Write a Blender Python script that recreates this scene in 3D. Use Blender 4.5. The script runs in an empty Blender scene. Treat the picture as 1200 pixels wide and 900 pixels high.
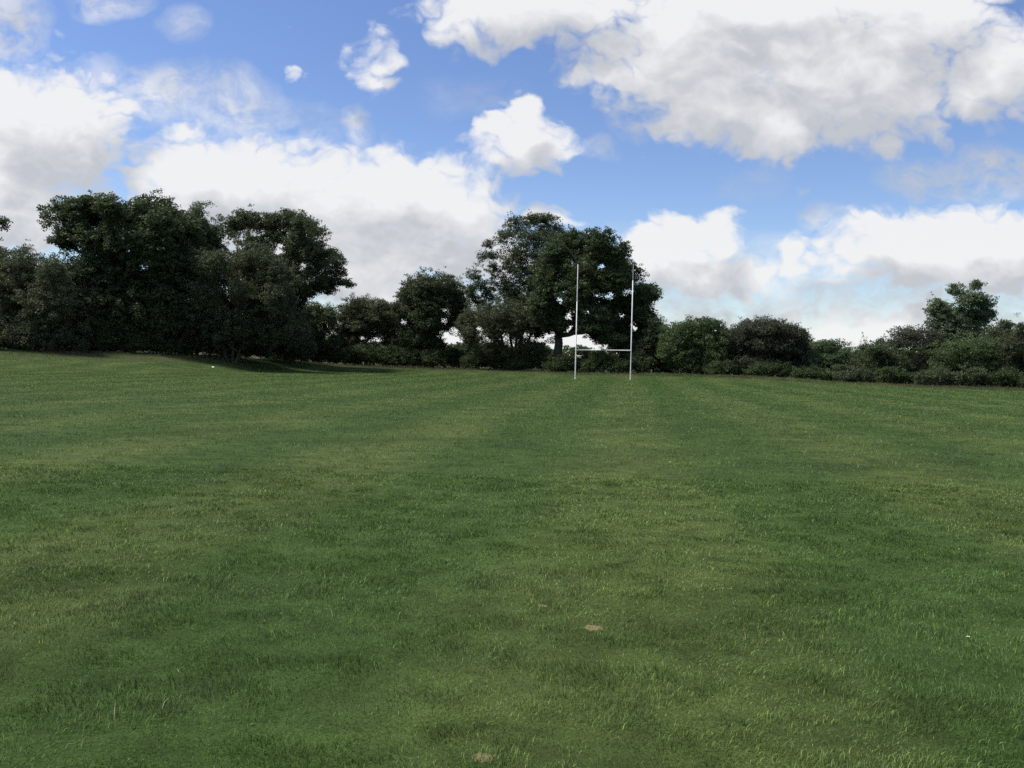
import bpy, math
import numpy as np
from mathutils import Vector

rng = np.random.default_rng(11)
scene = bpy.context.scene
COL = scene.collection
R = math.radians

# ------------------------------------------------------------------ camera
F = 998.0                       # focal length in pixels of the 1200 px wide picture
EYE = 1.6
PITCH, ROLL = R(1.5), R(1.3)
fw = np.array([0, math.cos(PITCH), -math.sin(PITCH)])
rt = np.array([1.0, 0, 0])
up = np.cross(rt, fw)
rt, up = rt * math.cos(ROLL) + up * math.sin(ROLL), up * math.cos(ROLL) - rt * math.sin(ROLL)

def ray(px, py):
    return fw + rt * (px - 600) / F + up * (450 - py) / F

def at(px, py, Y):
    d = ray(px, py)
    return np.array([0, 0, EYE]) + d * (Y / d[1])

def on_flat(px, py):
    d = ray(px, py)
    return np.array([0, 0, EYE]) + d * (EYE / -d[2])

cam = bpy.data.cameras.new('camera')
cam.sensor_width = 36
cam.lens = F / 1200 * 36
cam.clip_start, cam.clip_end = 0.05, 9000
co = bpy.data.objects.new('camera', cam)
COL.objects.link(co)
from mathutils import Matrix
co.matrix_world = Matrix(((rt[0], up[0], -fw[0], 0), (rt[1], up[1], -fw[1], 0), (rt[2], up[2], -fw[2], EYE), (0, 0, 0, 1)))
scene.camera = co

# ------------------------------------------------------------------ noise
def _h(ix, iy, seed):
    n = (ix.astype(np.int64) * 374761393 + iy.astype(np.int64) * 668265263 + seed * 982451653) & 0xffffffff
    n = ((n ^ (n >> 13)) * 1274126177) & 0xffffffff
    return ((n ^ (n >> 16)) & 0xffff) / 65535.0

def vnoise(x, y, seed=0):
    ix, iy = np.floor(x), np.floor(y)
    fx, fy = x - ix, y - iy
    fx, fy = fx * fx * (3 - 2 * fx), fy * fy * (3 - 2 * fy)
    a, b = _h(ix, iy, seed), _h(ix + 1, iy, seed)
    c, d = _h(ix, iy + 1, seed), _h(ix + 1, iy + 1, seed)
    return (a * (1 - fx) + b * fx) * (1 - fy) + (c * (1 - fx) + d * fx) * fy

def fbm(x, y, seed=0, o=4):
    s, a, t = 0, 1.0, 0
    for k in range(o):
        s = s + a * vnoise(x * 2 ** k + 17.3 * k, y * 2 ** k - 9.1 * k, seed + k)
        t += a
        a *= .5
    return s / t

def noise3(p, seed=0):
    return (vnoise(p[:, 0] + .7 * p[:, 2], p[:, 1] - .6 * p[:, 2], seed) + vnoise(p[:, 2] * 1.1 + .3 * p[:, 0], p[:, 1] * .9 + p[:, 0], seed + 5)
            + vnoise(p[:, 2] - p[:, 1] * .8, p[:, 0] + .5 * p[:, 1], seed + 9)) / 3

def sstep(a, b, x):
    t = np.clip((x - a) / (b - a), 0, 1)
    return t * t * (3 - 2 * t)

# ------------------------------------------------------------------ terrain
_kx = (np.array([-400, 0, 180, 260, 340, 400, 500, 600, 660, 720, 800, 900, 1000, 1100, 1200, 1600]) - 600) / F
_ye = np.array([66, 71, 75, 83, 94, 101, 101, 97, 91.5, 88, 87.5, 84, 80, 77.5, 74, 71.])
_yb = np.array([76, 79, 83, 90, 100, 107, 109, 105, 98, 95, 91, 89, 86.5, 84, 80.5, 77.])
_zb = np.array([1.7, 1.6, 1.55, 1.35, 1.0, .65, .5, .52, .42, .45, .55, .5, .12, .05, 0, 0.])

def edge(x, y):
    u = x / np.maximum(y, 1.0)
    return np.interp(u, _kx, _ye), np.interp(u, _kx, _yb), np.interp(u, _kx, _zb)

def ground_z(x, y):
    x, y = np.asarray(x, float), np.asarray(y, float)
    ye, yb, zb = edge(x, y)
    z = zb * sstep(0, 1, (y - ye + 9) / np.maximum(yb - ye + 9, 1)) * (1 - .6 * sstep(20, 90, y - yb)) * (y > 10)
    z = z + .03 * (vnoise(x / 5., y / 5., 3) - .5) * sstep(1, 8, y)
    z = z + 6.5 * sstep(230, 620, y) + 10 * sstep(700, 2600, np.abs(x)) * (y > -1e9)
    return z

def axis(lo, hi, step, far):
    a = list(np.arange(lo, hi + step / 2, step))
    s, v = step, hi
    out = []
    while v < far:
        s *= 1.25
        v += s
        out.append(v)
    s, v, inn = step, lo, []
    while v > -far:
        s *= 1.25
        v -= s
        inn.append(v)
    return np.array(inn[::-1] + a + out)

# ------------------------------------------------------------------ mesh helpers
def link(name, mesh, mat=None, parent=None):
    o = bpy.data.objects.new(name, mesh)
    COL.objects.link(o)
    if mat:
        mesh.materials.append(mat)
    if parent is not None:
        o.parent = parent
    return o

def np_mesh(name, verts, faces, n, attr=None, colour=None, smooth=False):
    """faces: (M, n) index array"""
    me = bpy.data.meshes.new(name)
    verts = np.ascontiguousarray(verts, np.float32)
    faces = np.ascontiguousarray(faces, np.int32)
    me.vertices.add(len(verts))
    me.vertices.foreach_set('co', verts.ravel())
    m = len(faces)
    me.loops.add(m * n)
    me.loops.foreach_set('vertex_index', faces.ravel())
    me.polygons.add(m)
    me.polygons.foreach_set('loop_start', np.arange(0, m * n, n, dtype=np.int32))
    me.polygons.foreach_set('loop_total', np.full(m, n, np.int32))
    if smooth:
        me.polygons.foreach_set('use_smooth', np.ones(m, bool))
    if attr is not None:
        a = me.attributes.new('tint', 'FLOAT', 'POINT')
        a.data.foreach_set('value', np.ascontiguousarray(attr, np.float32))
    if colour is not None:
        a = me.attributes.new('hue', 'FLOAT_COLOR', 'POINT')
        c = np.ones((len(verts), 4), np.float32)
        c[:, :3] = colour
        a.data.foreach_set('color', c.ravel())
    me.update()
    me.validate()
    return me

def tag(o, label=None, cat=None, group=None, kind=None):
    if label: o['label'] = label
    if cat: o['category'] = cat
    if group: o['group'] = group
    if kind: o['kind'] = kind
    return o

def empty(name, loc):
    o = bpy.data.objects.new(name, None)
    COL.objects.link(o)
    o.location = [float(v) for v in loc]
    return o

def tubes_mesh(name, paths, sides=6, smooth=True):
    """paths: list of (points (k,3), radii (k,))"""
    V, Q, n0 = [], [], 0
    for pts, rad in paths:
        pts = np.asarray(pts, float)
        rad = np.asarray(rad, float)
        k = len(pts)
        t = np.gradient(pts, axis=0)
        t /= np.linalg.norm(t, axis=1)[:, None] + 1e-9
        ref = np.where(np.abs(t[:, 2:3]) > .9, np.array([[1., 0, 0]]), np.array([[0, 0, 1.]]))
        a = np.cross(t, ref)
        a /= np.linalg.norm(a, axis=1)[:, None] + 1e-9
        b = np.cross(t, a)
        ang = np.arange(sides) / sides * 2 * np.pi
        ring = pts[:, None, :] + rad[:, None, None] * (np.cos(ang)[None, :, None] * a[:, None, :] + np.sin(ang)[None, :, None] * b[:, None, :])
        V.append(ring.reshape(-1, 3))
        i = np.arange(k - 1)[:, None] * sides + np.arange(sides)[None, :]
        j = np.arange(k - 1)[:, None] * sides + (np.arange(sides)[None, :] + 1) % sides
        Q.append((np.stack([i, j, j + sides, i + sides], -1).reshape(-1, 4)) + n0)
        n0 += k * sides
    return np_mesh(name, np.concatenate(V), np.concatenate(Q), 4, smooth=smooth)

# ------------------------------------------------------------------ materials
def new_mat(name):
    m = bpy.data.materials.new(name)
    m.use_nodes = True
    nt = m.node_tree
    nt.nodes.clear()
    return m, nt, nt.nodes, nt.links

def leaf_material(name, col, trans=.30, rough=.6, spec=.22):
    m, nt, N, L = new_mat(name)
    out = N.new('ShaderNodeOutputMaterial')
    p = N.new('ShaderNodeBsdfPrincipled')
    tr = N.new('ShaderNodeBsdfTranslucent')
    mx = N.new('ShaderNodeMixShader')
    at_ = N.new('ShaderNodeAttribute')
    at_.attribute_name = 'tint'
    ramp = N.new('ShaderNodeValToRGB')
    c = np.array(col) * np.array([1.14, 1.22, 1.14])
    ramp.color_ramp.elements[0].color = (*(c * .6), 1)
    ramp.color_ramp.elements[1].color = (*(c * np.array([1.55, 1.4, 1.25])), 1)
    L.new(at_.outputs['Fac'], ramp.inputs[0])
    hs = N.new('ShaderNodeHueSaturation')
    hs.inputs['Hue'].default_value = .485
    hs.inputs['Value'].default_value = 1.3
    L.new(ramp.outputs[0], p.inputs['Base Color'])
    L.new(ramp.outputs[0], hs.inputs['Color'])
    L.new(hs.outputs[0], tr.inputs['Color'])
    p.inputs['Roughness'].default_value = rough
    p.inputs['Specular IOR Level'].default_value = spec
    mx.inputs[0].default_value = trans
    L.new(p.outputs[0], mx.inputs[1])
    L.new(tr.outputs[0], mx.inputs[2])
    L.new(mx.outputs[0], out.inputs[0])
    return m

def bark_material(name, col):
    m, nt, N, L = new_mat(name)
    out = N.new('ShaderNodeOutputMaterial')
    p = N.new('ShaderNodeBsdfPrincipled')
    tc = N.new('ShaderNodeTexCoord')
    mp = N.new('ShaderNodeMapping')
    mp.inputs['Scale'].default_value = (6, 6, 1.2)
    no = N.new('ShaderNodeTexNoise')
    no.inputs['Scale'].default_value = 2.5
    no.inputs['Detail'].default_value = 6
    ramp = N.new('ShaderNodeValToRGB')
    ramp.color_ramp.elements[0].position = .3
    ramp.color_ramp.elements[1].position = .7
    ramp.color_ramp.elements[0].color = (*(np.array(col) * .5), 1)
    ramp.color_ramp.elements[1].color = (*(np.array(col) * 1.4), 1)
    bp = N.new('ShaderNodeBump')
    bp.inputs['Strength'].default_value = .8
    L.new(tc.outputs['Object'], mp.inputs[0])
    L.new(mp.outputs[0], no.inputs['Vector'])
    L.new(no.outputs[0], ramp.inputs[0])
    L.new(no.outputs[0], bp.inputs['Height'])
    L.new(bp.outputs[0], p.inputs['Normal'])
    L.new(ramp.outputs[0], p.inputs['Base Color'])
    p.inputs['Roughness'].default_value = .9
    L.new(p.outputs[0], out.inputs[0])
    return m

OAK = leaf_material('oak_leaves', (.046, .068, .032))
OAK2 = leaf_material('oak_leaves_dull', (.052, .072, .037))
ASH = leaf_material('ash_leaves', (.056, .076, .042), .34)
HAWD = leaf_material('dark_thorn_leaves', (.050, .060, .042))
HAWG = leaf_material('green_thorn_leaves', (.062, .092, .040))
HAW = leaf_material('hawthorn_leaves', (.056, .072, .040))
SCRUB = leaf_material('willow_leaves', (.060, .076, .044))
LIGHT = leaf_material('light_leaves', (.072, .104, .056), .34)
PALE = leaf_material('pale_ash_leaves', (.095, .128, .078), .36)
BRAM = leaf_material('bramble_leaves', (.044, .068, .028))
BRAMPALE = leaf_material('pale_bramble_leaves', (.060, .080, .044))
FARLEAF = leaf_material('far_leaves', (.05, .07, .03))
BARK = bark_material('bark', (.055, .047, .038))

def blade_material(name, trans=.34):
    m, nt, N, L = new_mat(name)
    out = N.new('ShaderNodeOutputMaterial')
    p = N.new('ShaderNodeBsdfPrincipled')
    tr = N.new('ShaderNodeBsdfTranslucent')
    mx = N.new('ShaderNodeMixShader')
    a = N.new('ShaderNodeAttribute')
    a.attribute_name = 'hue'
    L.new(a.outputs['Color'], p.inputs['Base Color'])
    L.new(a.outputs['Color'], tr.inputs['Color'])
    p.inputs['Roughness'].default_value = .6
    p.inputs['Specular IOR Level'].default_value = .2
    mx.inputs[0].default_value = trans
    L.new(p.outputs[0], mx.inputs[1])
    L.new(tr.outputs[0], mx.inputs[2])
    L.new(mx.outputs[0], out.inputs[0])
    return m

BLADE = blade_material('grass_blades')

# ------------------------------------------------------------------ turf colours (shared by the ground sheet and the blades)
BARE = [(695, 737, .065, .035), (636, 711, .035, .02), (566, 888, .05, .026)]
BARE = [(*on_flat(px, py)[:2], a, b) for px, py, a, b in BARE]

def bare(x, y):
    b = np.zeros_like(x)
    for cx, cy, rx, ry in BARE:
        d = ((x - cx) / rx) ** 2 + ((y - cy) / (ry * 1.6)) ** 2
        b = np.maximum(b, sstep(1.0, .25, d + 1.3 * (fbm(x * 34, y * 34, 77, 3) - .5)))
    return b

def stripe(x, y):
    s = x - .133 * y + .5 * (vnoise(x / 9, y / 9, 41) - .5)
    w = .5 + .5 * np.cos(2 * np.pi * (s - .2) / 4.3)
    amp = .45 + .55 * vnoise(s / 4.3 + 8, np.zeros_like(s) + 3, 40)
    return (sstep(.15, .85, w) - .5) * amp

G1 = np.array([.094, .166, .039])
G2 = np.array([.146, .206, .054])
G3 = np.array([.068, .114, .028])

def turf_colour(x, y):
    big = fbm(x / 7.5, y / 11., 20, 4)
    mid = fbm(x / 1.7, y / 2.2, 24, 4)
    small = fbm(x / .35, y / .35, 28, 3)
    t = np.clip(.46 + 1.0 * (big - .5) + .6 * (mid - .5) + 2.1 * stripe(x, y) + .10 * sstep(2, -18, x), 0, 1)
    c = G1 + (G2 - G1) * t[:, None]
    k = sstep(.48, .75, fbm(x / .26, y / .2, 33, 3)) * .5 + sstep(.55, .75, fbm(x / 2.2, y / 2.2, 61, 3)) * .15
    tuft = sstep(.58, .74, fbm(x / .16 + 31, y / .13, 171, 2)) * .75  # small dark tufts, their shadows mixed into the turf colour
    c = c + (G3 - c) * np.clip(k + tuft, 0, 1)[:, None]
    return c * (.86 + .28 * small)[:, None]

# ------------------------------------------------------------------ ground
xs = axis(-110, 110, 1.0, 3500)
ys = axis(-12, 150, 1.0, 3500)
X, Y = np.meshgrid(xs, ys)
gx, gy = X.ravel(), Y.ravel()
gz = ground_z(gx, gy)
nx = len(xs)
i = (np.arange(len(ys) - 1)[:, None] * nx + np.arange(nx - 1)[None, :]).ravel()
gq = np.stack([i, i + 1, i + 1 + nx, i + nx], 1)
ye, yb, zb = edge(gx, gy)
rough = sstep(-.3, .6, gy - ye) * (gy > 20)
tan = np.array([.125, .160, .056])
gc = turf_colour(gx, gy)
gc = gc * (1 - rough[:, None]) + tan * (.75 + .5 * fbm(gx / 2, gy / 2, 50))[:, None] * rough[:, None]
farfield = sstep(190, 260, gy)
stub = np.where(fbm(gx / 160, gy / 120, 90, 2) > .5, 1., 0.)[:, None] * np.array([[.30, .27, .16]]) + np.where(fbm(gx / 160, gy / 120, 90, 2) > .5, 0., 1.)[:, None] * np.array([[.12, .15, .06]])
gc = gc * (1 - farfield[:, None]) + stub * farfield[:, None]
gm, nt, N, L = new_mat('ground_turf')
out = N.new('ShaderNodeOutputMaterial')
p = N.new('ShaderNodeBsdfPrincipled')
a = N.new('ShaderNodeAttribute'); a.attribute_name = 'hue'
tc = N.new('ShaderNodeTexCoord')
n1 = N.new('ShaderNodeTexNoise'); n1.inputs['Scale'].default_value = 3.2; n1.inputs['Detail'].default_value = 8; n1.inputs['Roughness'].default_value = .7
n2 = N.new('ShaderNodeTexNoise'); n2.inputs['Scale'].default_value = 60; n2.inputs['Detail'].default_value = 5
L.new(tc.outputs['Object'], n1.inputs['Vector']); L.new(tc.outputs['Object'], n2.inputs['Vector'])
mr = N.new('ShaderNodeMapRange'); mr.inputs['From Min'].default_value = .3; mr.inputs['From Max'].default_value = .7
mr.inputs['To Min'].default_value = .26; mr.inputs['To Max'].default_value = .6
L.new(n1.outputs[0], mr.inputs['Value'])
mr2 = N.new('ShaderNodeMapRange'); mr2.inputs['From Min'].default_value = .3; mr2.inputs['From Max'].default_value = .7
mr2.inputs['To Min'].default_value = .6; mr2.inputs['To Max'].default_value = 1.15
L.new(n2.outputs[0], mr2.inputs['Value'])
mm = N.new('ShaderNodeMath'); mm.operation = 'MULTIPLY'
L.new(mr.outputs[0], mm.inputs[0]); L.new(mr2.outputs[0], mm.inputs[1])
mul = N.new('ShaderNodeVectorMath'); mul.operation = 'SCALE'
L.new(a.outputs['Color'], mul.inputs[0]); L.new(mm.outputs[0], mul.inputs['Scale'])
# dry bare patches
prev = mul.outputs[0]
nb = N.new('ShaderNodeTexNoise'); nb.inputs['Scale'].default_value = 38; nb.inputs['Detail'].default_value = 4
L.new(tc.outputs['Object'], nb.inputs['Vector'])
nbm = N.new('ShaderNodeMath'); nbm.operation = 'MULTIPLY_ADD'; nbm.inputs[1].default_value = 2.6; nbm.inputs[2].default_value = -1.3
L.new(nb.outputs[0], nbm.inputs[0])
for cx, cy, rx, ry in BARE:
    s1 = N.new('ShaderNodeVectorMath'); s1.operation = 'SUBTRACT'; s1.inputs[1].default_value = (cx, cy, 0)
    s2 = N.new('ShaderNodeVectorMath'); s2.operation = 'MULTIPLY'; s2.inputs[1].default_value = (1 / rx, 1 / (ry * 1.6), 0)
    s3 = N.new('ShaderNodeVectorMath'); s3.operation = 'DOT_PRODUCT'
    s4 = N.new('ShaderNodeMath'); s4.operation = 'ADD'
    s5 = N.new('ShaderNodeMapRange'); s5.inputs['From Min'].default_value = 1.2; s5.inputs['From Max'].default_value = .4
    L.new(tc.outputs['Object'], s1.inputs[0]); L.new(s1.outputs[0], s2.inputs[0])
    L.new(s2.outputs[0], s3.inputs[0]); L.new(s2.outputs[0], s3.inputs[1])
    L.new(s3.outputs['Value'], s4.inputs[0]); L.new(nbm.outputs[0], s4.inputs[1])
    L.new(s4.outputs[0], s5.inputs['Value'])
    mc = N.new('ShaderNodeMix'); mc.data_type = 'RGBA'
    mc.inputs['B'].default_value = (.16, .135, .068, 1)
    L.new(s5.outputs[0], mc.inputs['Factor']); L.new(prev, mc.inputs['A'])
    prev = mc.outputs['Result']
L.new(prev, p.inputs['Base Color'])
p.inputs['Roughness'].default_value = .95
p.inputs['Specular IOR Level'].default_value = .1
bp = N.new('ShaderNodeBump'); bp.inputs['Strength'].default_value = .5; bp.inputs['Distance'].default_value = .02
L.new(n2.outputs[0], bp.inputs['Height']); L.new(bp.outputs[0], p.inputs['Normal'])
L.new(p.outputs[0], out.inputs[0])
g = link('ground', np_mesh('ground', np.stack([gx, gy, gz], 1), gq, 4, colour=gc, smooth=True), gm)
tag(g, 'level mown playing field turf rising to a rough bank under the trees', None, kind='structure')

# ------------------------------------------------------------------ grass blades
def blades(name, x, y, h, w, lean, col, two, label, mat=BLADE):
    n = len(x)
    z = ground_z(x, y) - .004
    th = rng.uniform(0, 2 * np.pi, n)
    base = np.stack([x, y, z], 1)
    side = np.stack([np.cos(th), np.sin(th), np.zeros(n)], 1)
    # lean follows a slow field plus chance
    ph = 6.28 * fbm(x / 1.1, y / 1.1, 70, 2) * 2 + rng.normal(0, 1.1, n)
    ln = np.stack([np.cos(ph), np.sin(ph), np.zeros(n)], 1) * (lean * rng.uniform(.3, 1.5, n))[:, None]
    upv = np.array([[0, 0, 1.]])
    hw = (w / 2)[:, None]
    H = h[:, None]
    if two:
        mid = base + upv * H * .55 + ln * H * .30
        tip = base + upv * H * (1 - .25 * lean)[:, None] + ln * H
        V = np.stack([base - side * hw, base + side * hw, mid - side * hw * .75, mid + side * hw * .75, tip], 1).reshape(-1, 3)
        b = np.arange(n)[:, None] * 5
        T = np.concatenate([b + np.array([[0, 1, 3]]), b + np.array([[0, 3, 2]]), b + np.array([[2, 3, 4]])])
        k = 5
    else:
        tip = base + upv * H + ln * H
        V = np.stack([base - side * hw, base + side * hw, tip], 1).reshape(-1, 3)
        b = np.arange(n)[:, None] * 3
        T = b + np.array([[0, 1, 2]])
        k = 3
    return V, T, np.repeat(col, k, 0)

def strew(n, y0, y1, pw=-.6):
    e = pw + 1
    yy = (y0 ** e + rng.uniform(0, 1, n) * (y1 ** e - y0 ** e)) ** (1 / e)
    xx = rng.uniform(-1, 1, n) * (.69 * yy + 3.0)
    return xx, yy

def join(parts):
    V, T, C, n0 = [], [], [], 0
    for v, t, c in parts:
        V.append(v); T.append(t + n0); C.append(c); n0 += len(v)
    return np.concatenate(V), np.concatenate(T), np.concatenate(C)

def field_grass():
    parts = []
    for y0, y1, n, two in ((1.2, 12, 950000, True), (12, 105, 760000, False)):
        x, y = strew(n, y0, y1)
        ye, _, _ = edge(x, y)
        keep = (y < ye) & (rng.uniform(0, 1, n) < .35 + 1.1 * fbm(x / .16, y / .16, 151, 2)) & (rng.uniform(0, 1, n) > .62 * bare(x, y))
        x, y = x[keep], y[keep]
        n = len(x)
        c = turf_colour(x, y) * np.exp(rng.normal(0, .42, n))[:, None]
        dry = rng.uniform(0, 1, n) < .012 + .05 * sstep(.55, .75, fbm(x / 1.3, y / 1.3, 81, 3))
        c[dry] = np.array([.20, .19, .095]) * rng.uniform(.7, 1.3, dry.sum())[:, None]
        tall = fbm(x / .26, y / .2, 33, 3)
        big = fbm(x / 2.6, y / 2.6, 64, 3)
        h = (.015 + .023 * sstep(.32, .72, tall) + .003 * big) * rng.uniform(.6, 1.35, n)
        h = h * (1 + .012 * np.maximum(y - 8, 0))
        w = .0027 * np.maximum(1, y / 4.2) ** .95 * rng.uniform(.7, 1.4, n)
        lean = rng.uniform(.2, 1.15, n)
        parts.append(blades('g', x, y, h, w, lean, c, two, ''))
    # straw coloured stalks standing above the sward, in loose families
    n = 6500
    x, y = strew(n, 2.6, 45, -.5)
    keep = fbm(x / 1.4, y / 1.4, 99, 3) > .53
    x, y = x[keep], y[keep]
    n = len(x)
    c = np.array([.42, .40, .25]) * rng.uniform(.6, 1.3, n)[:, None]
    parts.append(blades('s', x, y, rng.uniform(.035, .08, n), .0026 * np.maximum(1, y / 5) ** .8, rng.uniform(.2, 1.1, n), c, True, ''))
    return join(parts)

V, T, C = field_grass()
go = link('mown_grass', np_mesh('mown_grass', V, T, 3, colour=C), BLADE)
tag(go, 'short mown green grass with faint mowing stripes across the field', 'grass', kind='stuff')

def rough_grass():
    n = 150000
    u = rng.uniform(_kx[0] * .75, _kx[-1] * .78, n)
    t = rng.uniform(-.1, 1.6, n)
    ye = np.interp(u, _kx, _ye); yb = np.interp(u, _kx, _yb)
    y = ye + (yb - ye) * t
    x = u * y
    f = fbm(x / 1.5, y / 1.0, 120, 4)
    keep = f + .25 * rng.uniform(-1, 1, n) > .36 + .3 * (t < 0.0)
    x, y, f, t = x[keep], y[keep], f[keep], t[keep]
    n = len(x)
    a_, b_, d_ = np.array([.095, .142, .046]), np.array([.140, .155, .066]), np.array([.085, .062, .040])
    k = sstep(.35, .7, fbm(x / 4, y / 3, 130, 3))[:, None]
    c = a_ * (1 - k) + b_ * k
    m = (sstep(.5, .62, fbm(x / 6, y / 2.5, 140, 3)) * .6 * sstep(.2, .6, t))[:, None]
    c = c * (1 - m) + d_ * m
    c = c * rng.uniform(.7, 1.35, n)[:, None]
    h = (.06 + .18 * sstep(.05, .8, t) * f * 1.3) * rng.uniform(.5, 1.4, n)
    return blades('r', x, y, h, rng.uniform(.02, .055, n), np.full(n, .5), c, False, '')

V, T, C = rough_grass()
go = link('rough_grass', np_mesh('rough_grass', V, T, 3, colour=C), BLADE)
tag(go, 'longer olive and brown unmown grass on the bank below the trees', 'rough grass', kind='stuff')

# ------------------------------------------------------------------ trees
def leaf_cloud(centres, radii, per, size, flat=.62, updir=.55):
    """many leaf-sized quads in clumps; returns verts, quads, tint"""
    cnt = np.maximum(3, (per * (radii / .5) ** 2).astype(int))
    idx = np.repeat(np.arange(len(centres)), cnt)
    n = len(idx)
    d = rng.normal(0, 1, (n, 3))
    d /= np.linalg.norm(d, axis=1)[:, None]
    rr = rng.uniform(0, 1, n) ** .45
    off = d * (rr * radii[idx])[:, None]
    off[:, 2] *= flat
    c = centres[idx] + off
    nrm = rng.normal(0, 1, (n, 3)) * .75 + d * .35
    nrm[:, 2] += updir
    nrm /= np.linalg.norm(nrm, axis=1)[:, None]
    a = np.cross(nrm, rng.normal(0, 1, (n, 3)))
    a /= np.linalg.norm(a, axis=1)[:, None] + 1e-9
    b = np.cross(nrm, a)
    s = (size * rng.uniform(.6, 1.45, n))[:, None]
    bend = nrm * s * .18
    V = np.stack([c - a * s, c + b * s * .55 - bend, c + a * s, c - b * s * .55 - bend], 1).reshape(-1, 3)
    Q = np.arange(n * 4).reshape(-1, 4)
    clump = rng.uniform(0, 1, len(centres))
    tint = np.clip(.6 * clump[idx] + .4 * rng.uniform(0, 1, n) + .0, 0, 1)
    return V, Q, np.repeat(tint, 4)

def curve(p0, p1, r0, r1, k=6, wob=.06, sag=.0):
    p0, p1 = np.asarray(p0, float), np.asarray(p1, float)
    t = np.linspace(0, 1, k)[:, None]
    L_ = np.linalg.norm(p1 - p0)
    p = p0 + (p1 - p0) * t
    j = rng.normal(0, wob * L_, (k, 3)) * (np.sin(np.pi * t))
    p = p + j
    p[:, 2] += (sag * L_ * np.sin(np.pi * t[:, 0]))
    return p, r0 + (r1 - r0) * t[:, 0] ** .8

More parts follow.
